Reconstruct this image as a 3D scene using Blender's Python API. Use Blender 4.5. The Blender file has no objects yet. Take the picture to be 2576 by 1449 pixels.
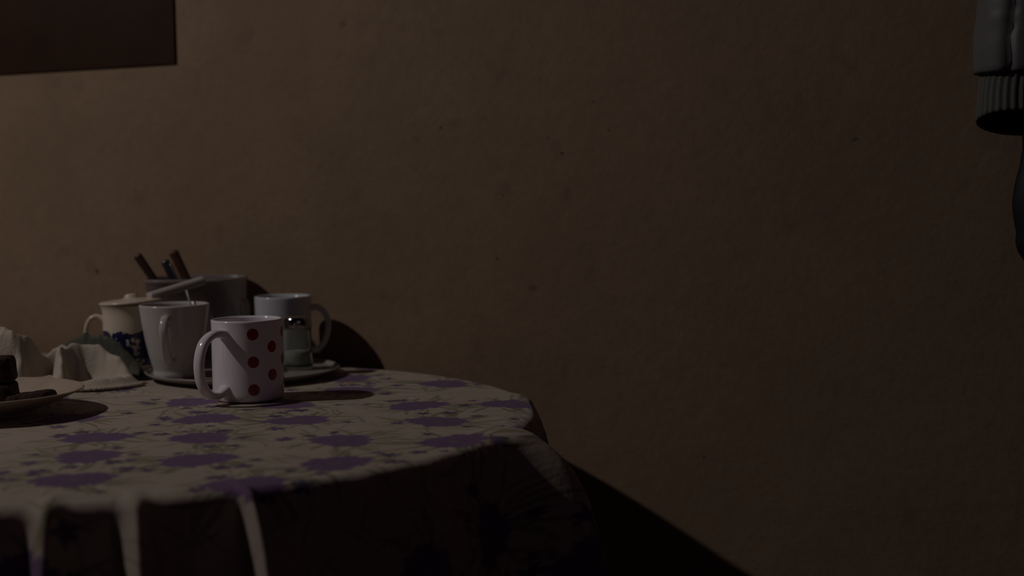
import bpy, bmesh, math, random
import numpy as np
from mathutils import Vector, Matrix, noise

scene = bpy.context.scene
COL = scene.collection
PI = math.pi

# ---------------------------------------------------------------- camera
cd = bpy.data.cameras.new('camera')
cam = bpy.data.objects.new('camera', cd)
COL.objects.link(cam)
cd.sensor_width = 36.0
cd.lens = 36.0 * 3700 / 2576
cd.clip_start = 0.05
pitch = math.atan((724.5 - 470) / 3700)
fwd = Vector((0, math.cos(pitch), -math.sin(pitch)))
cam.rotation_mode = 'QUATERNION'
cam.rotation_quaternion = Matrix.Rotation(0.014, 4, fwd).to_quaternion() @ fwd.to_track_quat('-Z', 'Y')
cam.location = (0, 0, 0.9795)
cd.dof.use_dof = True
cd.dof.focus_distance = 1.52
cd.dof.aperture_fstop = 3.6
scene.camera = cam

# ---------------------------------------------------------------- world, light, exposure
w = bpy.data.worlds.new('world')
scene.world = w
w.use_nodes = True
w.node_tree.nodes['Background'].inputs[0].default_value = (0.6, 0.5, 0.55, 1)
w.node_tree.nodes['Background'].inputs[1].default_value = 0.002
scene.view_settings.view_transform = 'Standard'
scene.view_settings.look = 'None'
scene.view_settings.gamma = 1
scene.view_settings.use_curve_mapping = False
scene.view_settings.exposure = 0.2

ld = bpy.data.lights.new('shaded_lamp', 'SPOT')           # shaded lamp high on the left, turned towards the wall
ld.spot_size = math.radians(124); ld.spot_blend = 1.0
ld.energy = 32.0
ld.color = (1.0, 0.925, 0.90)
ld.shadow_soft_size = 0.03
lamp = bpy.data.objects.new('shaded_lamp', ld)
COL.objects.link(lamp)
lamp.location = (-1.86, 1.25, 2.30)
lamp.rotation_euler = (Vector((-0.8, 2.1, 1.15)) - lamp.location).to_track_quat('-Z', 'Y').to_euler()

fd = bpy.data.lights.new('added_violet_fill', 'AREA')            # faint violet fill added behind the camera to lift the shadows, unseen source
fd.shape = 'RECTANGLE'; fd.size = 1.4; fd.size_y = 1.0
fd.energy = 0.30
fd.color = (1.0, 0.62, 0.95)
fill_light = bpy.data.objects.new('added_violet_fill', fd)
COL.objects.link(fill_light)
fill_light.location = (0.7, -1.1, 1.5)
fill_light.rotation_euler = (Vector((-0.3, 1.5, 0.75)) - fill_light.location).to_track_quat('-Z', 'Y').to_euler()

# ---------------------------------------------------------------- helpers
def tag(o, label=None, cat=None, group=None, kind=None):
    if label: o['label'] = label
    if cat: o['category'] = cat
    if group: o['group'] = group
    if kind: o['kind'] = kind
    return o

def empty(name, loc, rotz=0.0):
    o = bpy.data.objects.new(name, None)
    o.empty_display_size = 0.02
    COL.objects.link(o)
    o.location = loc
    o.rotation_euler = (0, 0, rotz)
    return o

def link(name, me, m, parent=None, smooth=True):
    me.materials.append(m)
    if smooth:
        me.polygons.foreach_set('use_smooth', [True] * len(me.polygons))
    o = bpy.data.objects.new(name, me)
    COL.objects.link(o)
    if parent: o.parent = parent
    return o

def from_bm(name, bm, m, parent=None, smooth=True):
    bmesh.ops.recalc_face_normals(bm, faces=bm.faces)
    me = bpy.data.meshes.new(name)
    bm.to_mesh(me); bm.free()
    return link(name, me, m, parent, smooth)

def np_mesh(name, V, Q):
    me = bpy.data.meshes.new(name)
    V = np.ascontiguousarray(V, dtype=np.float32); Q = np.ascontiguousarray(Q, dtype=np.int32)
    me.vertices.add(len(V)); me.vertices.foreach_set('co', V.ravel())
    me.loops.add(Q.size); me.loops.foreach_set('vertex_index', Q.ravel())
    me.polygons.add(len(Q)); me.polygons.foreach_set('loop_start', np.arange(0, Q.size, 4, dtype=np.int32))
    me.update(calc_edges=True)
    return me

def lathe_bm(profile, n=72, bm=None, axis_pts=True):
    """revolve a list of (r, z) about Z; r = 0 closes at a pole"""
    bm = bm or bmesh.new()
    rings = []
    for r, z in profile:
        if r < 1e-6:
            rings.append([bm.verts.new((0, 0, z))])
        else:
            rings.append([bm.verts.new((r * math.cos(2 * PI * i / n), r * math.sin(2 * PI * i / n), z)) for i in range(n)])
    for a, b in zip(rings[:-1], rings[1:]):
        for i in range(n):
            j = (i + 1) % n
            if len(a) == 1 and len(b) == 1: continue
            if len(a) == 1: bm.faces.new((a[0], b[i], b[j]))
            elif len(b) == 1: bm.faces.new((a[i], a[j], b[0]))
            else: bm.faces.new((a[i], a[j], b[j], b[i]))
    return bm

def catmull(pts, k=8):
    pts = [Vector(p) for p in pts]
    P = [2 * pts[0] - pts[1]] + pts + [2 * pts[-1] - pts[-2]]
    out = []
    for i in range(1, len(P) - 2):
        for s in range(k):
            t = s / k
            p0, p1, p2, p3 = P[i - 1], P[i], P[i + 1], P[i + 2]
            out.append(0.5 * ((2 * p1) + (p2 - p0) * t + (2 * p0 - 5 * p1 + 4 * p2 - p3) * t * t + (3 * p1 - p0 - 3 * p2 + p3) * t ** 3))
    out.append(pts[-1])
    return out

def sweep_bm(path, side, ra, rb, n=16, bm=None, power=2.0, scale=None):
    """sweep an oval along path; side = fixed sideways axis (half width ra), rb the half thickness"""
    bm = bm or bmesh.new()
    side = Vector(side).normalized()
    rings = []
    for i, p in enumerate(path):
        t = (path[min(i + 1, len(path) - 1)] - path[max(i - 1, 0)]).normalized()
        u = (side - t * side.dot(t)).normalized()
        v = t.cross(u)
        s = scale(i / (len(path) - 1)) if scale else 1.0
        ring = []
        for j in range(n):
            a = 2 * PI * j / n
            c, sn = math.cos(a), math.sin(a)
            cc = math.copysign(abs(c) ** (2 / power), c); ss = math.copysign(abs(sn) ** (2 / power), sn)
            ring.append(bm.verts.new(p + u * (ra * s * cc) + v * (rb * s * ss)))
        rings.append(ring)
    for a, b in zip(rings[:-1], rings[1:]):
        for j in range(n):
            k = (j + 1) % n
            bm.faces.new((a[j], a[k], b[k], b[j]))
    bm.faces.new(rings[0][::-1]); bm.faces.new(rings[-1])
    return bm

def box_bm(sx, sy, sz, loc=(0, 0, 0), bev=0.0, bm=None, seg=3):
    b2 = bmesh.new()
    bmesh.ops.create_cube(b2, size=1)
    bmesh.ops.scale(b2, vec=(sx, sy, sz), verts=b2.verts)
    if bev: bmesh.ops.bevel(b2, geom=b2.edges[:], offset=bev, segments=seg, affect='EDGES', profile=0.5)
    bmesh.ops.translate(b2, vec=loc, verts=b2.verts)
    return b2

# ---------------------------------------------------------------- materials
def mat(name, col=(0.8, 0.8, 0.8), rough=0.5, metal=0.0, spec=0.5, **kw):
    m = bpy.data.materials.new(name)
    m.use_nodes = True
    b = m.node_tree.nodes['Principled BSDF']
    b.inputs['Base Color'].default_value = (*col, 1)
    b.inputs['Roughness'].default_value = rough
    b.inputs['Metallic'].default_value = metal
    b.inputs['Specular IOR Level'].default_value = spec
    for k, v in kw.items():
        b.inputs[k.replace('_', ' ')].default_value = v
    return m

class NT:
    def __init__(s, m):
        s.t = m.node_tree; s.b = s.t.nodes['Principled BSDF']
    def n(s, typ, **props):
        nd = s.t.nodes.new(typ)
        for k, v in props.items(): setattr(nd, k, v)
        return nd
    def l(s, a, b): s.t.links.new(a, b)
    def math(s, op, a, b=None, c=None):
        nd = s.n('ShaderNodeMath', operation=op)
        for i, v in enumerate((a, b, c)):
            if v is None: continue
            if isinstance(v, (int, float)): nd.inputs[i].default_value = v
            else: s.l(v, nd.inputs[i])
        return nd.outputs[0]
    def mix(s, f, a, b):
        nd = s.n('ShaderNodeMix', data_type='RGBA')
        for i, v in ((0, f), (6, a), (7, b)):
            if isinstance(v, (int, float)): nd.inputs[i].default_value = v
            elif isinstance(v, tuple): nd.inputs[i].default_value = (*v, 1)
            else: s.l(v, nd.inputs[i])
        return nd.outputs[2]
    def noise(s, scale, detail=4, vec=None, rough=0.5):
        nd = s.n('ShaderNodeTexNoise')
        nd.inputs['Scale'].default_value = scale; nd.inputs['Detail'].default_value = detail
        nd.inputs['Roughness'].default_value = rough
        s.l(vec if vec is not None else s.obj(), nd.inputs['Vector'])
        return nd.outputs[0]
    def obj(s):
        if not hasattr(s, '_o'): s._o = s.n('ShaderNodeTexCoord').outputs['Object']
        return s._o
    def ramp(s, f, a, b):
        nd = s.n('ShaderNodeMapRange'); nd.inputs[1].default_value = a; nd.inputs[2].default_value = b
        s.l(f, nd.inputs[0]); return nd.outputs[0]
    def bump(s, h, strength, dist=0.01):
        nd = s.n('ShaderNodeBump'); nd.inputs['Strength'].default_value = strength; nd.inputs['Distance'].default_value = dist
        s.l(h, nd.inputs['Height']); s.l(nd.outputs[0], s.b.inputs['Normal'])

ALPHA = math.radians(26)
E = Vector((math.cos(ALPHA), -math.sin(ALPHA), 0))     # along the back wall, to the right
N = Vector((math.sin(ALPHA), math.cos(ALPHA), 0))      # out through the back wall
WALL = 1.632

def wall_material():
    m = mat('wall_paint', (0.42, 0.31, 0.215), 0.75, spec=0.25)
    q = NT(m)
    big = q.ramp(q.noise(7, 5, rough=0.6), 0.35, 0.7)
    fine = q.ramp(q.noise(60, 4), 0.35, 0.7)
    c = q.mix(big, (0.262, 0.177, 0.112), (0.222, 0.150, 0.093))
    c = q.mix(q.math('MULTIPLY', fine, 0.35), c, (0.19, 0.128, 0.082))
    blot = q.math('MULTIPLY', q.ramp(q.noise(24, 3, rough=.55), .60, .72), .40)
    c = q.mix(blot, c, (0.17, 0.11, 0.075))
    # flecks and stains of their own shape: (along wall, height, radius, stretch, strength)
    marks = [(-1.4738, 0.864, 0.0034, 1, .8), (-0.9024, 1.0538, 0.0022, 1, .7), (-0.7338, 1.0179, 0.0030, .55, .8),
             (-0.6926, 1.0791, 0.0018, 1, .6), (-0.3761, 1.0257, 0.0040, .7, .6), (-0.8148, 0.9673, 0.0017, 1, .7),
             (-0.8244, 0.8887, 0.0020, 1, .7), (-0.7522, 1.0372, 0.0022, 1, .4), (-0.7753, 0.852, 0.0075, .6, .35),
             (-0.5543, 0.6551, 0.0022, .8, .7), (-0.728, 0.9688, 0.0065, 1.6, .25), (-0.6722, 1.0446, 0.0024, 1, .5),
             (-0.9387, 1.0407, 0.0055, 1, .25), (-1.0458, 1.1935, 0.0060, 1, .3)]
    sep = q.n('ShaderNodeSeparateXYZ'); q.l(q.obj(), sep.inputs[0])
    wob = q.noise(260, 2)
    for u, z, r, st, k in marks:
        u *= .989; z = .9795 + (z - .978) * .989
        du = q.math('MULTIPLY', q.math('SUBTRACT', sep.outputs[0], u), 1.0)
        dz = q.math('MULTIPLY', q.math('SUBTRACT', sep.outputs[2], z), 1.0 / st)
        d = q.math('SQRT', q.math('ADD', q.math('MULTIPLY', du, du), q.math('MULTIPLY', dz, dz)))
        d = q.math('ADD', d, q.math('MULTIPLY', q.math('SUBTRACT', wob, 0.5), r * 1.3))
        f = q.ramp(d, r * 1.25, r * 0.55)
        c = q.mix(q.math('MULTIPLY', f, k), c, (0.06, 0.03, 0.02))
    q.l(c, q.b.inputs['Base Color'])
    h = q.math('ADD', q.math('MULTIPLY', q.noise(35, 3), 1.0), q.math('MULTIPLY', q.noise(140, 3), 0.35))
    q.bump(h, 0.25, 0.004)
    return m

def plain_noise(name, a, b, scale, rough, bump=0.0, spec=0.3, bs=None):
    m = mat(name, a, rough, spec=spec)
    q = NT(m)
    f = q.ramp(q.noise(scale, 4), 0.3, 0.7)
    q.l(q.mix(f, a, b), q.b.inputs['Base Color'])
    if bump: q.bump(q.noise(bs or scale * 3, 4), bump, 0.003)
    return m

M_wall = wall_material()
M_paint = plain_noise('side_wall_paint', (0.10, 0.08, 0.088), (0.09, 0.072, 0.08), 5, 0.8)
M_ceil = plain_noise('ceiling_paint', (0.15, 0.13, 0.135), (0.135, 0.12, 0.125), 4, 0.9)

def floor_material():
    m = mat('floor_boards', (0.10, 0.055, 0.035), 0.5)
    q = NT(m)
    mp = q.n('ShaderNodeMapping'); q.l(q.obj(), mp.inputs[0]); mp.inputs['Scale'].default_value = (1.2, 9, 1)
    br = q.n('ShaderNodeTexBrick'); q.l(q.obj(), br.inputs[0])
    br.inputs['Color1'].default_value = (0.11, 0.06, 0.04, 1); br.inputs['Color2'].default_value = (0.08, 0.045, 0.03, 1)
    br.inputs['Mortar'].default_value = (0.02, 0.012, 0.01, 1); br.inputs['Scale'].default_value = 1.0
    br.inputs['Brick Width'].default_value = 1.1; br.inputs['Row Height'].default_value = 0.12; br.inputs['Mortar Size'].default_value = 0.003
    q.l(q.mix(q.math('MULTIPLY', q.noise(6, 5, mp.outputs[0]), 0.5), br.outputs[0], (0.05, 0.025, 0.018)), q.b.inputs['Base Color'])
    return m
M_floor = floor_material()

# ---------------------------------------------------------------- room shell
ROOM_ROT = -ALPHA
def slab(name, e0, e1, n0, n1, z0, z1, m):
    o = from_bm(name, box_bm(e1 - e0, n1 - n0, z1 - z0, ((e0 + e1) / 2, (n0 + n1) / 2, (z0 + z1) / 2)), m, None, False)
    o.rotation_euler = (0, 0, ROOM_ROT)
    o['kind'] = 'structure'
    return o
eL, eR, nF, H = -2.9, 2.1, -1.7, 2.5
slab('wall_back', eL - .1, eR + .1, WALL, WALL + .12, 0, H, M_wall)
slab('wall_front', eL - .1, eR + .1, nF - .12, nF, 0, H, M_paint)
slab('wall_left', eL - .12, eL, nF, WALL, 0, H, M_paint)
slab('wall_right', eR, eR + .12, nF, WALL, 0, H, M_paint)
slab('floor', eL - .12, eR + .12, nF - .12, WALL + .12, -0.1, 0, M_floor)
slab('ceiling', eL - .12, eR + .12, nF - .12, WALL + .12, H, H + .1, M_ceil)

# ---------------------------------------------------------------- dark brown board high on the wall
M_board = plain_noise('dark_brown_wood', (0.045, 0.022, 0.010), (0.034, 0.015, 0.008), 14, 0.42, 0.1, spec=0.4)
def at_wall(e, z, off=0.0):
    p = E * e + N * (WALL - off); return Vector((p.x, p.y, z))
bw, bh = 0.95, 0.62
o = from_bm('wall_board', box_bm(bw, 0.003, bh, (0, -0.0015, bh / 2), 0.001), M_board)
o.location = at_wall(-1.3044 - bw / 2, 1.1549, 0.0005); o.rotation_euler = (0, 0, ROOM_ROT)
tag(o, 'plain dark brown board hung flat on the beige wall in the upper left', 'board')

# ---------------------------------------------------------------- round-ended table under the cloth
TC = Vector((-0.415, 1.503, 0)); TR = 0.428; TL = 0.62; TOP = 0.75
M_wood = plain_noise('table_wood', (0.16, 0.08, 0.045), (0.11, 0.055, 0.03), 9, 0.5)
tab = empty('dining_table', (TC.x - E.x * TL / 2, TC.y - E.y * TL / 2, 0), ROOM_ROT)
tag(tab, 'round-ended dining table hidden under the purple flowered tablecloth', 'table')
bm = bmesh.new()
R0 = TR - 0.004; top = []; bot = []
for i in range(33):
    a = -PI / 2 + PI * i / 32; top.append((TL / 2 + R0 * math.cos(a), R0 * math.sin(a)))
for i in range(33):
    a = PI / 2 + PI * i / 32; top.append((-TL / 2 + R0 * math.cos(a), R0 * math.sin(a)))
tv = [bm.verts.new((x, y, TOP - 0.003)) for x, y in top]; bv = [bm.verts.new((x, y, TOP - 0.028)) for x, y in top]
bm.faces.new(tv); bm.faces.new(bv[::-1])
for i in range(len(tv)):
    j = (i + 1) % len(tv); bm.faces.new((tv[i], bv[i], bv[j], tv[j]))
from_bm('tabletop', bm, M_wood, tab, False)
from_bm('apron', box_bm(TL + 0.12, 0.5, 0.07, (0, 0, TOP - 0.063)), M_wood, tab, False)
for sx in (-1, 1):
    for sy in (-1, 1):
        from_bm('leg', lathe_bm([(0, 0), (0.016, 0), (0.02, 0.3), (0.026, TOP - 0.098), (0, TOP - 0.098)], 20), M_wood, tab).location = (sx * (TL / 2 + 0.02), sy * 0.21, 0)

# ---------------------------------------------------------------- tablecloth
def make_cloth():
    c = np.array([TC.x, TC.y]); e = np.array([E.x, E.y])
    R = TR; zt = 0.7505; DM = 0.27
    def steps(a, b, fine0, fine1, fs, cs):
        out = list(np.arange(a, fine0, cs)) + list(np.arange(fine0, fine1, fs)) + list(np.arange(fine1, b + cs, cs))
        return np.array(out)
    X = steps(-1.35, 0.31, -0.62, 0.13, 0.0017, 0.006)
    Y = steps(0.75, 2.28, 0.985, 1.93, 0.0017, 0.006)
    gx, gy = np.meshgrid(X, Y)
    ny_, nx_ = gx.shape
    px = gx.ravel(); py = gy.ravel()
    rx = px - c[0]; ry = py - c[1]
    t = np.clip(-(rx * e[0] + ry * e[1]), 0, TL)
    qx = c[0] - t * e[0]; qy = c[1] - t * e[1]
    vx = px - qx; vy = py - qy
    dist = np.maximum(np.hypot(vx, vy), 1e-6)
    ox, oy = vx / dist, vy / dist
    d = np.maximum(dist - R, 0)
    th = np.arctan2(oy, ox)                       # outward angle in the world
    back = np.clip((ox * N.x + oy * N.y), -1, 1)
    S = R * th - np.where(back < 0, t, -t)        # perimeter coordinate
    rho = 0.012
    s1 = np.minimum(d, rho * PI / 2) / rho
    off = rho * np.sin(s1); drop = rho * (1 - np.cos(s1))
    hang = np.maximum(d - rho * PI / 2, 0)
    deg = math.radians
    def g(x0, sg, p=2): return np.exp(-np.abs((S - x0) / sg) ** p)
    A = np.zeros_like(S)
    # ridges: (angle deg, half width m, outward slope, reach m)
    F = np.zeros_like(S)
    for a_, sg, k, L_ in [(-19.5, .0260, 1.42, .064), (-15.5, .0035, -.22, .06), (-27, .0035, -.16, .06), (14, .030, .75, .06), (-61.5, .0050, .9, .060), (-72.5, .0095, .85, .055), (-80.7, .0100, .9, .055),
                      (-92, .020, .95, .05), (-103, .012, .7, .05), (-38, .012, .14, .05), (-48, .010, .12, .05), (40, .02, .12, .05), (-112, .02, .5, .05)]:
        A += k * g(R * deg(a_), sg)
        F += k * g(R * deg(a_), sg) * L_ * (1 - np.exp(-np.maximum(d - .002, 0) / L_))
    rs = np.random.RandomState(4)
    for k in range(22):
        F += 0.3 * g(R * deg(-120) - 0.05 - k * 0.055 + rs.uniform(-.01, .01), .014) * .05 * (1 - np.exp(-hang / .05))
    A += 0.05 + 0.02 * np.sin(S * 40)
    bk = np.clip((back - 0.55) / 0.3, 0, 1)
    A = A * (1 - bk) + 0.02 * bk
    flare = F * (1 - bk) + 0.05 * hang / (1 + hang * 2.2)
    # the flare starts on the rounded edge already, so ridges leave the top softly
    drop2 = hang - 0.42 * flare
    drop2 = np.maximum(drop2, -drop * .8)
    wav = 0.0035 * np.sin(S * 95 + 6 * np.sin(S * 13)) * np.clip(hang / 0.08, 0, 1) * (1 - bk)
    rad = R + off + flare + wav
    x = np.where(d > 0, qx + ox * rad, px)
    y = np.where(d > 0, qy + oy * rad, py)
    z = zt - drop - drop2
    # scallop: between ridges the cloth tucks in just under the edge
    # ironing creases and small wrinkles on top
    wr = 0.0006 * np.sin(px * 21 + 3 * np.sin(py * 9)) * np.sin(py * 17 + 1.3) + 0.0004 * np.sin(px * 47 + py * 31)
    lift = np.exp(-((dist - R + 0.004) / 0.02) ** 2) * np.maximum(A - .15, 0) * 0.004
    z = z + np.where(d > 0, 0, np.maximum(wr, -0.0002)) * np.clip((R - dist) / 0.02, 0, 1) + lift
    keep = (d <= DM)
    idx = np.arange(nx_ * ny_).reshape(ny_, nx_)
    Q = np.stack([idx[:-1, :-1], idx[:-1, 1:], idx[1:, 1:], idx[1:, :-1]], -1).reshape(-1, 4)
    Q = Q[keep[Q].all(1)]
    used = np.zeros(nx_ * ny_, bool); used[Q.ravel()] = True
    remap = np.cumsum(used) - 1
    V = np.stack([x, y, z], 1)[used]; Q = remap[Q]
    # ---- printed pattern, in the cloth's own flat coordinates
    u = px[used]; v = py[used]
    col = np.empty((len(u), 3)); col[:] = (0.46, 0.38, 0.307)
    nz = np.sin(u * 31 + 2 * np.sin(v * 23)) * np.sin(v * 37 + 2 * np.sin(u * 19))
    col *= (1 + 0.04 * nz)[:, None]
    flowers = [(-.3924, 1.3664), (-.3718, 1.2685), (-.3524, 1.1623), (-.291, 1.3536), (-.3091, 1.4682), (-.351, 1.5876), (-.271, 1.2421),
               (-.1574, 1.3319), (-.2147, 1.4522), (-.2434, 1.5626), (-.1016, 1.5406), (-.0752, 1.4324), (-.0551, 1.3172), (-.0060, 1.5403),
               (-.4504, 1.4859), (-.1865, 1.6652), (-.1495, 1.2200)]
    nf0 = len(flowers)
    tries = 0
    while tries < 6000:
        tries += 1
        p = (rs.uniform(-1.35, .31), rs.uniform(.75, 2.28))
        if all((p[0] - f[0]) ** 2 + (p[1] - f[1]) ** 2 > 0.098 ** 2 for f in flowers): flowers.append(p)
    def sel(x0, y0, r): return np.where((np.abs(u - x0) < r) & (np.abs(v - y0) < r))[0]
    GREEN = [(0.22, 0.20, 0.115), (0.26, 0.215, 0.14), (0.17, 0.18, 0.10)]
    PUR = np.array([0.165, 0.092, 0.188]); BUD = np.array([0.095, 0.068, 0.125]); PALE = np.array([0.36, 0.31, 0.28])
    # stems and grassy leaves: curved tapering strokes
    def stroke(x0, y0, ang, L, wd, bend, c_):
        k = sel(x0 + math.cos(ang) * L / 2, y0 + math.sin(ang) * L / 2, L * .62 + .004)
        if not len(k): return
        dx = u[k] - x0; dy = v[k] - y0
        a = dx * math.cos(ang) + dy * math.sin(ang); b = -dx * math.sin(ang) + dy * math.cos(ang)
        tt = a / L
        b = b - bend * L * tt * tt
        wloc = wd * np.sin(np.clip(tt, 0, 1) * PI) ** 0.7
        mk = (tt > 0) & (tt < 1) & (np.abs(b) < wloc)
        f = np.clip((wloc - np.abs(b)) / 0.0009, 0, 1)[mk][:, None]
        kk = k[mk]
        col[kk] = col[kk] * (1 - f * .8) + np.array(c_) * f * .8
    for fi, (fx, fy) in enumerate(flowers):
        for j in range(30):
            a = rs.uniform(0, 2 * PI)
            stroke(fx + math.cos(a) * .026, fy + math.sin(a) * .026, a + rs.uniform(-.5, .5), rs.uniform(.022, .055), rs.uniform(.0014, .0040), rs.uniform(-.7, .7), GREEN[rs.randint(3)])
    for k_ in range(2600):
        stroke(rs.uniform(-1.35, .31), rs.uniform(.75, 2.28), rs.uniform(0, 2 * PI), rs.uniform(.02, .06), rs.uniform(.0007, .0024), rs.uniform(-1, 1), GREEN[rs.randint(3)] if k_ % 3 else (0.25, 0.20, 0.16))
    # buds
    for fi, (fx, fy) in enumerate(flowers):
        for j in range(rs.randint(4, 8)):
            a = rs.uniform(0, 2 * PI); rr = rs.uniform(.038, .060)
            bx_, by_ = fx + rr * math.cos(a), fy + rr * math.sin(a); br = rs.uniform(.005, .009)
            k = sel(bx_, by_, .02)
            if not len(k): continue
            dx = u[k] - bx_; dy = v[k] - by_; r = np.hypot(dx, dy); an = np.arctan2(dy, dx)
            R1 = br * (1 + .28 * np.cos(5 * an + j) + .15 * np.cos(9 * an))
            f = np.clip((R1 - r) / 0.0012, 0, 1)[:, None]
            cc = BUD if j % 2 else BUD * .5 + PUR * .5
            col[k] = col[k] * (1 - f) + cc * f
    # big flowers, many ragged petals with fine streaks
    for fi, (fx, fy) in enumerate(flowers):
        k = sel(fx, fy, .05)
        if not len(k): continue
        dx = u[k] - fx; dy = v[k] - fy; r = np.hypot(dx, dy); an = np.arctan2(dy, dx) + fi
        R1 = .0315 * (1 + .05 * np.cos(7 * an + fi) + .05 * np.cos(11 * an + 2.3 * fi) + .045 * np.cos(23 * an + 2) + .03 * np.cos(41 * an) + .09 * np.cos(2 * an + fi) + .07 * np.cos(3 * an + 2 * fi))
        f = np.clip((R1 - r) / 0.0018, 0, 1)[:, None]
        st = np.abs(np.sin(11 * an + 40 * r)) * np.clip(r / .02, 0, 1)
        tone = (1 + .16 * (st - .5) + .10 * np.sin(r * 900))[:, None]
        cc = PUR * tone
        f2 = np.clip((.006 - r) / 0.002, 0, 1)[:, None] * .5
        cc = cc * (1 - f2) + PALE * .6 * f2
        col[k] = col[k] * (1 - f) + cc * f
    me = np_mesh('tablecloth', V, Q)
    at = me.color_attributes.new('print', 'FLOAT_COLOR', 'POINT')
    at.data.foreach_set('color', np.concatenate([col, np.ones((len(col), 1))], 1).astype(np.float32).ravel())
    m = mat('printed_cotton', (0.5, 0.4, 0.3), 0.8, spec=0.25)
    q = NT(m)
    a = q.n('ShaderNodeAttribute', attribute_name='print')
    q.l(a.outputs[0], q.b.inputs['Base Color'])
    q.b.inputs['Sheen Weight'].default_value = 0.1
    q.bump(q.math('ADD', q.noise(28, 4), q.math('MULTIPLY', q.noise(700, 2), 0.05)), 0.35, 0.006)
    o = link('tablecloth', me, m)
    tag(o, 'cream tablecloth printed with purple flowers, draped over the round-ended table', 'tablecloth')
make_cloth()
CT = 0.7515     # cloth surface

# ---------------------------------------------------------------- mugs
M_porc = mat('white_porcelain', (0.60, 0.575, 0.60), 0.16, spec=0.55)
NT(M_porc)

def dots_material(name, dots, r, base, red):
    """base glaze with red dots given as (angle deg, height)"""
    m = mat(name, base, 0.16, spec=0.55)
    q = NT(m)
    sep = q.n('ShaderNodeSeparateXYZ'); q.l(q.obj(), sep.inputs[0])
    ang = q.math('ARCTAN2', sep.outputs[1], sep.outputs[0])
    f = None
    for a, h, rr in dots:
        da = q.math('SUBTRACT', ang, math.radians(a))
        da = q.math('ARCTAN2', q.math('SINE', da), q.math('COSINE', da))
        du = q.math('MULTIPLY', da, r); dz = q.math('SUBTRACT', sep.outputs[2], h)
        d = q.math('SQRT', q.math('ADD', q.math('MULTIPLY', du, du), q.math('MULTIPLY', dz, dz)))
        g = q.ramp(d, rr + .0002, rr - .0002)
        f = g if f is None else q.math('MAXIMUM', f, g)
    # only the outside of the wall is printed
    rad = q.math('SQRT', q.math('ADD', q.math('MULTIPLY', sep.outputs[0], sep.outputs[0]), q.math('MULTIPLY', sep.outputs[1], sep.outputs[1])))
    f = q.math('MULTIPLY', f, q.math('GREATER_THAN', rad, r - 0.0022))
    q.l(q.mix(f, base, red), q.b.inputs['Base Color'])
    return m

def smooth_profile(pts, k=6):
    p = catmull([(a, b, 0) for a, b in pts], k)
    return [(max(v.x, 0), v.y) for v in p]

def mug_body(name, outer, wall, m, parent, floor=0.006):
    """outer: (r,z) from the foot to the rim"""
    out = smooth_profile(outer, 6)
    rt, zt = out[-1]
    lip = [(rt - wall / 2 + wall / 2 * math.cos(a), zt + wall / 2 * math.sin(a)) for a in [PI * i / 6 for i in range(1, 7)]]
    inn = [(max(r - wall, 0.002), z) for r, z in reversed(out) if z > floor + 0.004]
    rf = inn[-1][0]
    prof = [(0, 0.0015), (out[0][0] - 0.004, 0.0015), (out[0][0] - 0.0025, 0.0)] + out + lip + inn + [(rf - 0.003, floor + .0005), (rf * .5, floor), (0, floor)]
    return from_bm(name, lathe_bm(prof, 96), m, parent)

def handle(path_rz, ra, rb, m, parent, az, power=2.4, flare=0.25, name='handle'):
    d = Vector((math.cos(az), math.sin(az), 0)); s = Vector((-math.sin(az), math.cos(az), 0))
    pts = catmull([d * r + Vector((0, 0, z)) for r, z in path_rz], 9)
    sc = lambda t: 1 + flare * (abs(2 * t - 1) ** 6)
    return from_bm(name, sweep_bm(pts, s, ra, rb, 18, power=power, scale=sc), m, parent)

RED = (0.33, 0.002, 0.016)
# -- polka dot mug in front
P1 = (-0.2910, 1.606)
los = math.degrees(math.atan2(-P1[1], -P1[0]))            # direction from the mug to the viewer's side
mug = empty('polka_dot_mug', (P1[0], P1[1], CT))
tag(mug, 'white mug with big red polka dots, standing in front of the tray', 'mug')
dots = []
for i, cdeg in enumerate([8.5, 42, 75, 108, 141, 174]):
    hs = (.0140, .0440, .0740) if i % 2 == 0 else (.0290, .0595)
    dots += [(los + cdeg, h, .0063) for h in hs]
M_dot = dots_material('polka_dot_glaze', dots, .039, (0.86, 0.80, 0.85), RED)
mug_body('mug_body', [(.0345, 0), (.0368, .0016), (.0382, .0045), (.0388, .010), (.0389, .030), (.0389, .060), (.0389, .080), (.0391, .0865)], .0034, M_dot, mug)
handle([(.0365, .0735), (.046, .0755), (.058, .0745), (.0700, .067), (.0765, .053), (.0775, .038), (.0735, .023), (.064, .0125), (.052, .0095), (.0440, .0115), (.0365, .0150)],
       .0062, .0042, M_dot, mug, math.radians(los - 41))

# -- tapered white mug on the tray, handle to the front
P2 = (-0.4065, 1.765)
TRAY_TOP = CT + 0.0065
los2 = math.degrees(math.atan2(-P2[1], -P2[0]))
mug = empty('tapered_mug', (P2[0], P2[1], TRAY_TOP))
tag(mug, 'tall white tapered mug on the left of the tray, handle turned to the front', 'mug')
M_mug2 = dots_material('tapered_mug_glaze', [(los2 + 54, .047, .0075), (los2 + 92, .040, .0075)], .041, (0.56, 0.525, 0.51), (0.20, 0.02, 0.03))
mug_body('mug_body', [(.0265, 0), (.0275, .003), (.0272, .008), (.0288, .014), (.0325, .028), (.0360, .045), (.0388, .062), (.0408, .077), (.0420, .0850)], .0034, M_mug2, mug)
handle([(.0370, .0700), (.0450, .0730), (.0540, .0700), (.0585, .0610), (.0570, .0500), (.0520, .0390), (.0450, .0290), (.0380, .0230), (.0310, .0215)],
       .0052, .0040, M_mug2, mug, math.radians(los2 - 13))

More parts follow.
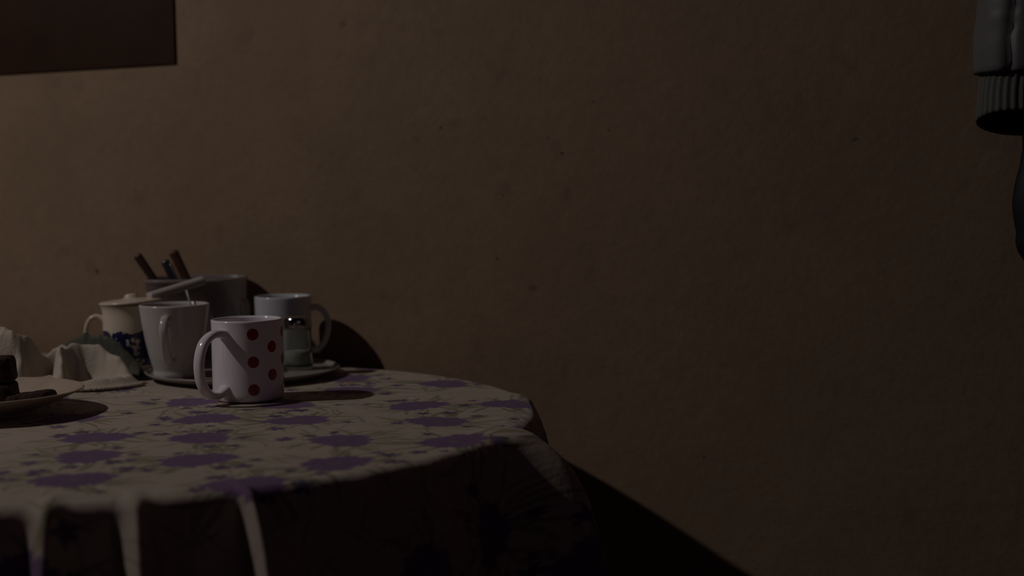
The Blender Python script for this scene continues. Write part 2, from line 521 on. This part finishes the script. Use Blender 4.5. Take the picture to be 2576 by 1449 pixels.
# -- white mug at the back of the tray, handle to the right
P3 = (-0.2945, 1.885)
mug = empty('white_mug', (P3[0], P3[1], TRAY_TOP))
tag(mug, 'plain white mug behind the salt shaker, handle pointing right', 'mug')
M_mug3 = mat('plain_white_glaze', (0.58, 0.58, 0.62), 0.16, spec=0.55)
mug_body('mug_body', [(.0270, 0), (.0290, .002), (.0310, .008), (.0335, .022), (.0352, .042), (.0360, .065), (.0364, .0845)], .0034, M_mug3, mug)
handle([(.0340, .0700), (.0430, .0705), (.0510, .0650), (.0565, .0540), (.0565, .0400), (.0520, .0260), (.0460, .0180), (.0400, .0150), (.0315, .0150)],
       .0052, .0040, M_mug3, mug, math.radians(8))

# -- cream cup with blue flowers and a lid
P4 = (-0.477, 1.835)
mug = empty('lidded_cup', (P4[0], P4[1], CT))
tag(mug, 'cream cup with a band of dark blue flowers and a lid, at the back left', 'cup')
def blue_material():
    base = (0.78, 0.66, 0.52)
    m = mat('blue_flower_glaze', base, 0.2, spec=0.5)
    q = NT(m)
    sep = q.n('ShaderNodeSeparateXYZ'); q.l(q.obj(), sep.inputs[0])
    vo = q.n('ShaderNodeTexVoronoi'); vo.inputs['Scale'].default_value = 75; q.l(q.obj(), vo.inputs['Vector'])
    pet = q.math('MULTIPLY', q.ramp(vo.outputs['Distance'], 0.86, 0.74), q.ramp(q.noise(95, 3), 0.36, 0.42))
    wv = q.noise(55, 3)
    up = q.math('ADD', .0565, q.math('MULTIPLY', q.math('SUBTRACT', wv, .5), .022))
    band = q.math('MULTIPLY', q.math('LESS_THAN', sep.outputs[2], up), q.math('GREATER_THAN', sep.outputs[2], .014))
    f = q.math('MULTIPLY', pet, band)
    shade = q.mix(q.ramp(q.noise(120, 2), .35, .65), (0.010, 0.012, 0.060), (0.022, 0.026, 0.105))
    q.l(q.mix(f, base, shade), q.b.inputs['Base Color'])
    return m
M_blue = blue_material()
M_cream = mat('cream_glaze', (0.68, 0.57, 0.45), 0.22, spec=0.5)
mug_body('mug_body', [(.0270, 0), (.0300, .002), (.0330, .010), (.0348, .030), (.0350, .060), (.0350, .076), (.0362, .084), (.0378, .0875)], .0030, M_blue, mug)
lid = from_bm('lid', lathe_bm([(0, .0885), (.036, .0885), (.0392, .0890), (.0398, .0905), (.0385, .0920), (.030, .0930), (.012, .0945), (.0085, .0955), (.0080, .0985), (.0055, .1000), (0, .1005)], 72), M_cream, mug)
lid.rotation_euler = (0, math.radians(-3.2), 0); lid.location = (.0058, 0, .0012)
handle([(.0335, .0690), (.0420, .0735), (.0500, .0700), (.0550, .0590), (.0545, .0460), (.0500, .0350), (.0420, .0300), (.0335, .0330)],
       .0046, .0033, M_cream, mug, math.radians(186))

# ---------------------------------------------------------------- tray
M_tray = mat('tray_enamel', (0.34, 0.31, 0.275), 0.25, spec=0.5)
tr = empty('round_tray', (-0.332, 1.80, CT))
tr.scale = (.97, .97, 1)
tag(tr, 'round off-white tray carrying two white mugs and the salt shaker', 'tray')
from_bm('tray_plate', lathe_bm([(0, .0012), (.100, .0012), (.101, 0), (.104, 0), (.106, .003), (.1165, .0060), (.1205, .0085), (.1220, .0098), (.1205, .0106), (.1185, .0085), (.1165, .0066), (.114, .0061), (.05, .0060), (0, .0060)], 128), M_tray, tr)

# ---------------------------------------------------------------- salt shaker
sh = empty('salt_shaker', (-0.266, 1.812, TRAY_TOP))
tag(sh, 'small glass salt shaker with a shiny metal cap on the tray', 'salt shaker')
M_glass = mat('clear_glass', (0.90, 0.95, 0.92), 0.03, spec=0.5, Transmission_Weight=0.96, IOR=1.15)
M_salt = plain_noise('salt_grains', (0.30, 0.29, 0.25), (0.26, 0.25, 0.22), 900, 0.9, 0.2)
M_chrome = mat('polished_metal', (0.42, 0.41, 0.42), 0.14, metal=1.0)
M_hole = mat('dark_hole', (0.01, 0.01, 0.01), 0.8)
from_bm('glass_body', lathe_bm([(0, 0), (.0165, 0), (.0180, .0015), (.0183, .004), (.0178, .010), (.0175, .030), (.0172, .048), (.0160, .052),
                                (.0148, .052), (.0157, .047), (.0160, .030), (.0160, .0095), (.014, .0068), (0, .0062)], 48), M_glass, sh)
from_bm('salt', lathe_bm([(0, .0066), (.0138, .0072), (.0156, .0100), (.0156, .0215), (.008, .0228), (0, .0220)], 40), M_salt, sh)
cap = from_bm('cap', lathe_bm([(.0150, .0515), (.0172, .0515), (.0176, .0530), (.0174, .0605), (.0165, .0635), (.0145, .0655), (.0100, .0668), (.0050, .0673), (0, .0674)], 48), M_chrome, sh)
bm = bmesh.new()
for k in range(7):
    a = 2 * PI * k / 6; r = 0.006 if k < 6 else 0
    mt = Matrix.Translation((r * math.cos(a), r * math.sin(a), .0672))
    bmesh.ops.create_uvsphere(bm, u_segments=10, v_segments=6, radius=.0008, matrix=mt)
from_bm('cap_holes', bm, M_hole, cap)

# ---------------------------------------------------------------- translucent cutlery tub
tb = empty('cutlery_tub', (-0.4165, 1.940, CT))
tag(tb, 'greyish translucent plastic tub holding knives against the wall', 'tub')
def tub_material():
    m = bpy.data.materials.new('frosted_plastic'); m.use_nodes = True
    t = m.node_tree; b = t.nodes['Principled BSDF']; out = t.nodes['Material Output']
    b.inputs['Base Color'].default_value = (0.36, 0.31, 0.30, 1); b.inputs['Roughness'].default_value = 0.35
    tl = t.nodes.new('ShaderNodeBsdfTranslucent'); tl.inputs[0].default_value = (0.42, 0.37, 0.36, 1)
    tp = t.nodes.new('ShaderNodeBsdfTransparent'); tp.inputs[0].default_value = (0.8, 0.76, 0.74, 1)
    m1 = t.nodes.new('ShaderNodeMixShader'); m1.inputs[0].default_value = 0.45
    m2 = t.nodes.new('ShaderNodeMixShader'); m2.inputs[0].default_value = 0.06
    t.links.new(b.outputs[0], m1.inputs[1]); t.links.new(tl.outputs[0], m1.inputs[2])
    t.links.new(m1.outputs[0], m2.inputs[1]); t.links.new(tp.outputs[0], m2.inputs[2])
    t.links.new(m2.outputs[0], out.inputs[0])
    return m
M_tub = tub_material()
HT = 0.115
prof = [(0, 0), (.043, 0), (.0455, .002), (.0475, .008), (.0540, .018), (.0590, .030), (.0615, .060), (.0625, HT - .006), (.0640, HT - .005), (.0645, HT - .002), (.0635, HT),
        (.0618, HT - .001), (.0608, HT - .006), (.0600, .060), (.0572, .030), (.0520, .018), (.0455, .009), (.043, .002), (0, .002)]
tbm = lathe_bm(prof, 120)
for v in tbm.verts:                                  # rounded-square plan
    r_ = math.hypot(v.co.x, v.co.y)
    if r_ > 1e-6:
        c_, s_ = v.co.x / r_, v.co.y / r_
        v.co.x = r_ * math.copysign(abs(c_) ** (2 / 3.6), c_); v.co.y = r_ * .87 * math.copysign(abs(s_) ** (2 / 3.6), s_)
body = from_bm('tub_body', tbm, M_tub, tb)
# ribbed side grip low on its right side
bm = bmesh.new()
for k, (dx, dy) in enumerate([(.0600, -.020), (.0625, -.012), (.0640, -.004)]):
    pts = [Vector((dx * .96, dy * .96, .030)), Vector((dx * 1.04, dy * 1.04, .050)), Vector((dx * 1.07, dy * 1.07, .072)), Vector((dx * 1.02, dy * 1.02, .085))]
    sweep_bm(catmull(pts, 4), (0, 1, 0), .0022, .0022, 8, bm)
from_bm('side_grip', bm, mat('grip_plastic', (0.42, 0.37, 0.35), 0.4), tb)

# ---------------------------------------------------------------- cutlery standing in the tub
M_knife = plain_noise('dark_brown_handle', (0.065, 0.035, 0.028), (0.045, 0.025, 0.02), 60, 0.4)
M_brown = plain_noise('red_brown_handle', (0.10, 0.042, 0.018), (0.07, 0.028, 0.014), 60, 0.45)
M_black = mat('black_handle', (0.04, 0.036, 0.042), 0.3)
M_steel = mat('brushed_steel', (0.55, 0.53, 0.55), 0.28, metal=1.0)
def knife(name, tip, foot, wd, th, hl, m, label, rivets=False, metal_strip=False):
    """tip = handle end (up), foot = blade end in the tub"""
    tip = Vector(tip); foot = Vector(foot)
    root = empty(name, foot)
    tag(root, label, 'cutlery', 'cutlery in the plastic tub')
    ax = (tip - foot); L = ax.length; ax.normalize()
    side = ax.cross(Vector((0, -1, 0))).normalized()
    hs = L - hl
    pts = [ax * (hs + hl * t) for t in (0, .12, .3, .5, .7, .85, .94, 1.0)]
    sc = lambda t: .82 + .18 * t if t < .9 else max(.35, 1 - ((t - .9) / .1) ** 2 * .6)
    h = from_bm('handle', sweep_bm(catmull(pts, 4), side, wd, th, 14, power=3, scale=sc), m, root)
    bp = [ax * (hs * t) for t in (0, .1, .5, 1.02)]
    from_bm('blade', sweep_bm(catmull(bp, 4), side, wd * .85, .0006, 8, scale=lambda t: .4 + .6 * min(1, t * 3)), M_steel, root)
    if metal_strip:
        sp = [ax * (hs + hl * t) + side * wd * 1.0 + Vector((0, -th * .2, 0)) for t in (0.1, .4, .8, .9)]
        from_bm('steel_edge', sweep_bm(catmull(sp, 4), side, .0020, th * 1.2, 8), M_steel, root)
    return root
TB = Vector((-0.4165, 1.935, CT))
def lp(x, y, z): return (TB.x + x, TB.y + y, TB.z + z)
knife('table_knife', lp(-.078, .004, .146), lp(.012, .010, .004), .0060, .0042, .086, M_knife, 'dark-handled knife leaning furthest left out of the plastic tub')
knife('kitchen_knife', lp(-.0365, -.018, .139), lp(.022, -.012, .004), .0058, .0040, .080, M_black, 'black-handled knife with a bright steel edge in the tub', metal_strip=True)
knife('bread_knife', lp(-.0315, .010, .150), lp(.034, .008, .004), .0066, .0045, .090, M_brown, 'red-brown wooden-handled knife, rightmost in the tub')

# ---------------------------------------------------------------- white server lying across, and a thin stirrer
M_plastic = mat('white_plastic', (0.46, 0.41, 0.38), 0.4)
root = empty('cake_server', (-0.4545, 1.838, CT + .097))
tag(root, 'flat white plastic server lying from the cup lid up against the tub', 'server')
a0 = Vector((0, 0, -.0005)); a1 = Vector((0.0585, 0.040, .0165))
pts = [a0.lerp(a1, t) for t in (0, .1, .25, .5, .75, .92, 1)]
from_bm('server_handle', sweep_bm(catmull(pts, 4), (0, 1, .1), .0100, .0058, 12, power=3.5), M_plastic, root)
root = empty('stirrer', (-0.3730, 1.775, TRAY_TOP + .029))
tag(root, 'thin white stirrer standing in the tapered mug', 'stirrer')
b1 = Vector((-.0265, .025, .0715))
pts = [Vector((0, 0, 0)), b1 * .5, b1]
from_bm('stirrer_rod', sweep_bm(catmull(pts, 4), (1, 0, 0), .0013, .0010, 8), M_plastic, root)

# ---------------------------------------------------------------- plate with cake at the left
M_plate = plain_noise('plate_glaze', (0.54, 0.43, 0.34), (0.45, 0.35, 0.28), 30, 0.3, spec=0.45)
pl = empty('dinner_plate', (-0.5565, 1.520, CT))
tag(pl, 'deep cream plate at the left edge holding dark brown cake', 'plate')
from_bm('plate_body', lathe_bm(smooth_profile([(0, .002), (.050, .002), (.053, 0), (.056, 0), (.060, .004), (.080, .0120), (.096, .0190), (.1040, .0226), (.1060, .0236), (.1048, .0248),
        (.100, .0236), (.090, .0195), (.074, .0115), (.062, .0072), (.040, .0062), (0, .0060)], 3), 128), M_plate, pl)
M_cake = plain_noise('dark_cake', (0.050, 0.020, 0.013), (0.028, 0.012, 0.009), 120, 0.85, 0.8, bs=260)
def chunk(name, sx, sy, sz, loc, rot, label, seed, taper=0.0):
    bm = box_bm(sx, sy, sz, (0, 0, sz / 2), 0.0035, seg=2)
    bmesh.ops.subdivide_edges(bm, edges=bm.edges[:], cuts=5, use_grid_fill=True)
    for v in bm.verts:
        p = v.co * 90 + Vector((seed * 7, 0, 0))
        k = 1 - taper * v.co.z / sz
        v.co.x *= k; v.co.y *= k
        n_ = noise.noise_vector(p) * 0.0014
        if v.co.z < 0.002: n_.z = abs(n_.z) * .2
        v.co += n_
    o = from_bm(name, bm, M_cake)
    o.location = loc; o.rotation_euler = rot
    tag(o, label, 'cake', 'dark cake pieces on the plate')
    return o
PZ = CT + 0.0068
chunk('cake_slice', .070, .046, .0255, (-.5520, 1.515, PZ + .0), (0, 0, .1), 'lower dark brown cake chunk on the left plate, under another', 1, .04)
chunk('cake_slice', .062, .040, .0260, (-.5480, 1.515, PZ + .0270), (0, 0, .16), 'upper dark brown cake chunk stacked on top on the left plate', 2, .10)
chunk('cake_slice', .046, .030, .0100, (-.4950, 1.502, PZ + .0075), (0, -.13, -.12), 'flat thin dark cake slice lying right of the stacked chunks', 3, .05)

# ---------------------------------------------------------------- crumpled towels (height fields with real thickness)
def crumple(name, x0, x1, y0, y1, ridges, base, m, label, seed=0, step=0.0016, border=None, noise_a=.0040):
    X = np.arange(x0, x1, step); Y = np.arange(y0, y1, step)
    gx, gy = np.meshgrid(X, Y); px = gx.ravel(); py = gy.ravel()
    h = np.zeros_like(px); cover = np.full_like(px, -1.0)
    for pts, wd, fl in ridges:
        pp = catmull(pts, 10)
        best = np.zeros_like(px); cv = np.full_like(px, -1.0)
        for a, b in zip(pp[:-1], pp[1:]):
            ax, ay, az = a; ex, ey = b.x - ax, b.y - ay
            tt = np.clip(((px - ax) * ex + (py - ay) * ey) / max(ex * ex + ey * ey, 1e-12), 0, 1)
            dd = np.hypot(px - ax - tt * ex, py - ay - tt * ey)
            hz = az + tt * (b.z - az)
            best = np.maximum(best, hz * np.exp(-(dd / wd) ** fl))
            cv = np.maximum(cv, 1 - dd / (wd * 2.1))
        h = (h ** 5 + best ** 5) ** .2
        cover = np.maximum(cover, cv)
    nz = np.array([noise.noise((a * 45 + seed, b * 45, seed)) + .5 * noise.noise((a * 110, b * 110 + seed, 3.0)) for a, b in zip(px, py)])
    keep = cover + nz * .06 > 0.02
    rg = np.array([1 - abs(noise.noise((a * 38 + 11 + seed, b * 55, .7))) * 2.2 for a, b in zip(px, py)])
    rg2 = np.array([1 - abs(noise.noise((a * 80 + 3, b * 70 + seed, 4.7))) * 2.2 for a, b in zip(px, py)])
    h = h * (.88 + .14 * np.clip(rg, 0, 1) ** 2 + .04 * np.clip(rg2, 0, 1) ** 2)
    z = base + .0035 + h + nz * noise_a * np.clip(h / .012, 0, 1)
    V1 = np.stack([px, py, z], 1)
    V2 = np.stack([px, py, np.maximum(z - .0032, base)], 1)
    ny_, nx_ = gx.shape; idx = np.arange(nx_ * ny_).reshape(ny_, nx_)
    Q = np.stack([idx[:-1, :-1], idx[:-1, 1:], idx[1:, 1:], idx[1:, :-1]], -1).reshape(-1, 4)
    Q = Q[keep[Q].all(1)]
    n0 = len(px)
    Qb = Q[:, ::-1] + n0
    # skirt round the border
    from collections import Counter
    ed = Counter()
    for q_ in Q:
        for i in range(4):
            a, b = int(q_[i]), int(q_[(i + 1) % 4]); ed[(a, b)] += 1
    sk = [(b, a, a + n0, b + n0) for (a, b) in ed if (b, a) not in ed]
    QQ = np.concatenate([Q, Qb, np.array(sk)])
    V = np.concatenate([V1, V2])
    used = np.zeros(len(V), bool); used[QQ.ravel()] = True
    rm = np.cumsum(used) - 1
    me = np_mesh(name, V[used], rm[QQ])
    o = link(name, me, m)
    sm = o.modifiers.new('smooth', 'SMOOTH'); sm.iterations = 3; sm.factor = .5
    tag(o, label, 'towel')
    return o
M_towel = plain_noise('cream_terry', (0.58, 0.50, 0.41), (0.50, 0.43, 0.35), 40, 0.95, 0.4, spec=0.1, bs=500)
M_green = plain_noise('grey_green_cloth', (0.14, 0.14, 0.11), (0.11, 0.11, 0.088), 40, 0.95, 0.4, spec=0.1, bs=400)
T = [
 # left hump: loop of cloth standing up
 ([(-.640, 1.735, .050), (-.612, 1.725, .066), (-.594, 1.722, .067), (-.580, 1.727, .060), (-.572, 1.738, .044)], .0150, 3.4),
 ([(-.612, 1.712, .050), (-.606, 1.700, .030), (-.600, 1.690, .010)], .010, 2.2),
 ([(-.580, 1.722, .052), (-.576, 1.706, .028), (-.584, 1.692, .012)], .009, 2.2),
 ([(-.650, 1.700, .03), (-.62, 1.690, .014), (-.58, 1.688, .010), (-.545, 1.690, .008)], .014, 2),
 # low bridge
 ([(-.560, 1.745, .034), (-.550, 1.757, .036), (-.538, 1.757, .042), (-.522, 1.752, .044)], .010, 2),
 # right hump: an arch whose rim comes round to the front, with a hollow inside
 ([(-.537, 1.736, .040), (-.522, 1.755, .047), (-.502, 1.758, .044), (-.482, 1.751, .035), (-.465, 1.738, .023), (-.453, 1.722, .011)], .0088, 2.6),
 ([(-.453, 1.722, .011), (-.466, 1.705, .010), (-.490, 1.694, .008), (-.520, 1.690, .006), (-.550, 1.690, .006)], .0085, 2.2),
 ([(-.537, 1.736, .040), (-.530, 1.718, .030), (-.527, 1.704, .016)], .0080, 2.3),
 ([(-.545, 1.715, .012), (-.560, 1.700, .010)], .0100, 2),
]
crumple('hand_towel', -.70, -.41, 1.642, 1.768, T, CT + .0002, M_towel, 'crumpled cream towel on the table behind the plate', seed=2)
G = [([(-.552, 1.786, .040), (-.530, 1.787, .055), (-.508, 1.787, .055), (-.486, 1.785, .044), (-.466, 1.782, .028), (-.456, 1.78, .012)], .0095, 2.2),
     ([(-.575, 1.783, .015), (-.55, 1.786, .025), (-.525, 1.786, .020)], .010, 2)]
crumple('dish_cloth', -.60, -.452, 1.770, 1.800, G, CT + .0002, M_green, 'dark grey-green cloth bunched between cream towel and blue flowered cup', seed=9)

# ---------------------------------------------------------------- puffer jacket hanging on the right
M_nylon = plain_noise('grey_nylon', (0.15, 0.15, 0.145), (0.12, 0.12, 0.12), 12, 0.45, 0.25, spec=0.4, bs=25)
M_rib = mat('ribbed_knit', (0.12, 0.12, 0.105), 0.9)
M_lining = mat('dark_lining', (0.012, 0.012, 0.02), 0.8)
M_navy = plain_noise('navy_nylon', (0.010, 0.011, 0.017), (0.007, 0.008, 0.012), 12, 0.5, 0.25, spec=0.35, bs=25)
def sleeve_tube(stations, n=72, fn=None, close=False, bm=None):
    """stations: (cx, cy, z, rx, ry)"""
    bm = bm or bmesh.new(); rings = []
    for si, (cx, cy, z, rx, ry, tilt) in enumerate(stations):
        ring = []
        for i in range(n):
            a = 2 * PI * i / n
            k = fn(a, si, z) if fn else 1.0
            x = cx + rx * k * math.cos(a); y = cy + ry * k * math.sin(a)
            ring.append(bm.verts.new((x, y, z + tilt * math.sin(a) + (.35 * tilt) * math.cos(a))))
        rings.append(ring)
    for a, b in zip(rings[:-1], rings[1:]):
        for i in range(n):
            j = (i + 1) % n; bm.faces.new((a[i], a[j], b[j], b[i]))
    if close:
        for rg in (rings[0], rings[-1]): bm.faces.new(rg)
    return bm
JX, JY = 0.519, 1.485
jk = empty('puffer_jacket', (JX + .17, JY + .03, 0.88))
tag(jk, 'grey padded jacket with ribbed cuff, hanging on the wall at the right edge', 'jacket')
def jpart(name, bm, m):
    o = from_bm(name, bm, m, jk)
    o.matrix_parent_inverse = Matrix.Translation(-Vector(jk.location))
    return o
# sleeve: padded, one seam down the front, gathers near the seam
def puff(a, si, z):
    seam = math.radians(233)
    da = math.atan2(math.sin(a - seam), math.cos(a - seam))
    k = 1 - (.10 + .035 * math.sin(z * 330) + .02 * math.sin(z * 790)) * math.exp(-(da / .075) ** 2)
    k += .018 * noise.noise((da * 3, z * 55, 1.0)) * (1 if abs(da) > .1 else 2.2)
    k += .020 * math.exp(-(da / .35) ** 2) * math.sin(z * 240 + 2 * math.sin(z * 60))
    return k
st = []
for k in range(60):
    t = k / 59; z = 1.088 + t * .46
    r = .0553 + .012 * t
    if k < 4: r = [.044, .0520, .0545, .0553][k]
    z2 = z if k >= 4 else 1.086 + [.004, -.0005, .002, .006][k]
    st.append((JX + .045 * t, JY - .035 * t, z2, r, r * .80, .0))
jpart('sleeve', sleeve_tube(st, 96, puff), M_nylon)
def rib(a, si, z): return 1 + .022 * math.sin(a * 34 + .6 * math.sin(z * 90))
st = []
for k in range(16):
    t = k / 15; z = 1.0955 - t * .058
    r = .0415 + .0022 * t
    st.append((JX - .003 - .003 * t, JY, z, r, r * .80, -.011 * t))
c0 = st[-1]
st += [(c0[0], c0[1], c0[2] - .0012, c0[3] - .0015, c0[4] - .0015, c0[5]), (c0[0], c0[1], c0[2] + .001, c0[3] - .004, c0[4] - .004, c0[5])]
cuff = jpart('cuff', sleeve_tube(st, 204, rib), M_rib)
st = [(c0[0], c0[1], c0[2] + .001, c0[3] - .0042, c0[4] - .0042, c0[5]), (JX, JY, 1.075, .036, .030, 0), (JX, JY, 1.11, .036, .030, 0)]
jpart('sleeve_lining', sleeve_tube(st, 72), M_lining)
# body of the jacket, padded in horizontal channels, mostly beyond the picture
def body_fn(a, si, z): return 1 + .03 * abs(math.sin((z - .93) * PI / .09)) + .02 * noise.noise((a * 2, z * 14, 5))
st = []
for k in range(70):
    t = k / 69; z = .893 + t * .66
    rx = .158 + .008 * math.sin(t * 9) + .014 * max(0, 1 - abs(t - .04) / .12); ry = .036
    if t < .10: rx -= .008 * (1 - t / .1); 
    if k < 3: rx *= [.93, .975, .995][k]; ry *= [.8, .94, .99][k]
    if t > .82: rx *= 1 - (t - .82) * 2.6; ry *= 1 - (t - .82) * 2.0
    st.append((JX + .175 + .012 * (t - .2), JY + .030 - .085 * 0, z, rx, ry * .9, 0))
jbody = sleeve_tube(st, 96, body_fn, close=True)
# lie parallel to the wall
Mj = Matrix.Translation((JX + .175, JY + .03, 0)) @ Matrix.Rotation(-ALPHA, 4, 'Z') @ Matrix.Translation((-JX - .175, -JY - .03, 0))
bmesh.ops.transform(jbody, matrix=Matrix.Translation((-.020, -.080, -.006)) @ Mj, verts=jbody.verts)
jpart('jacket_body', jbody, M_navy)
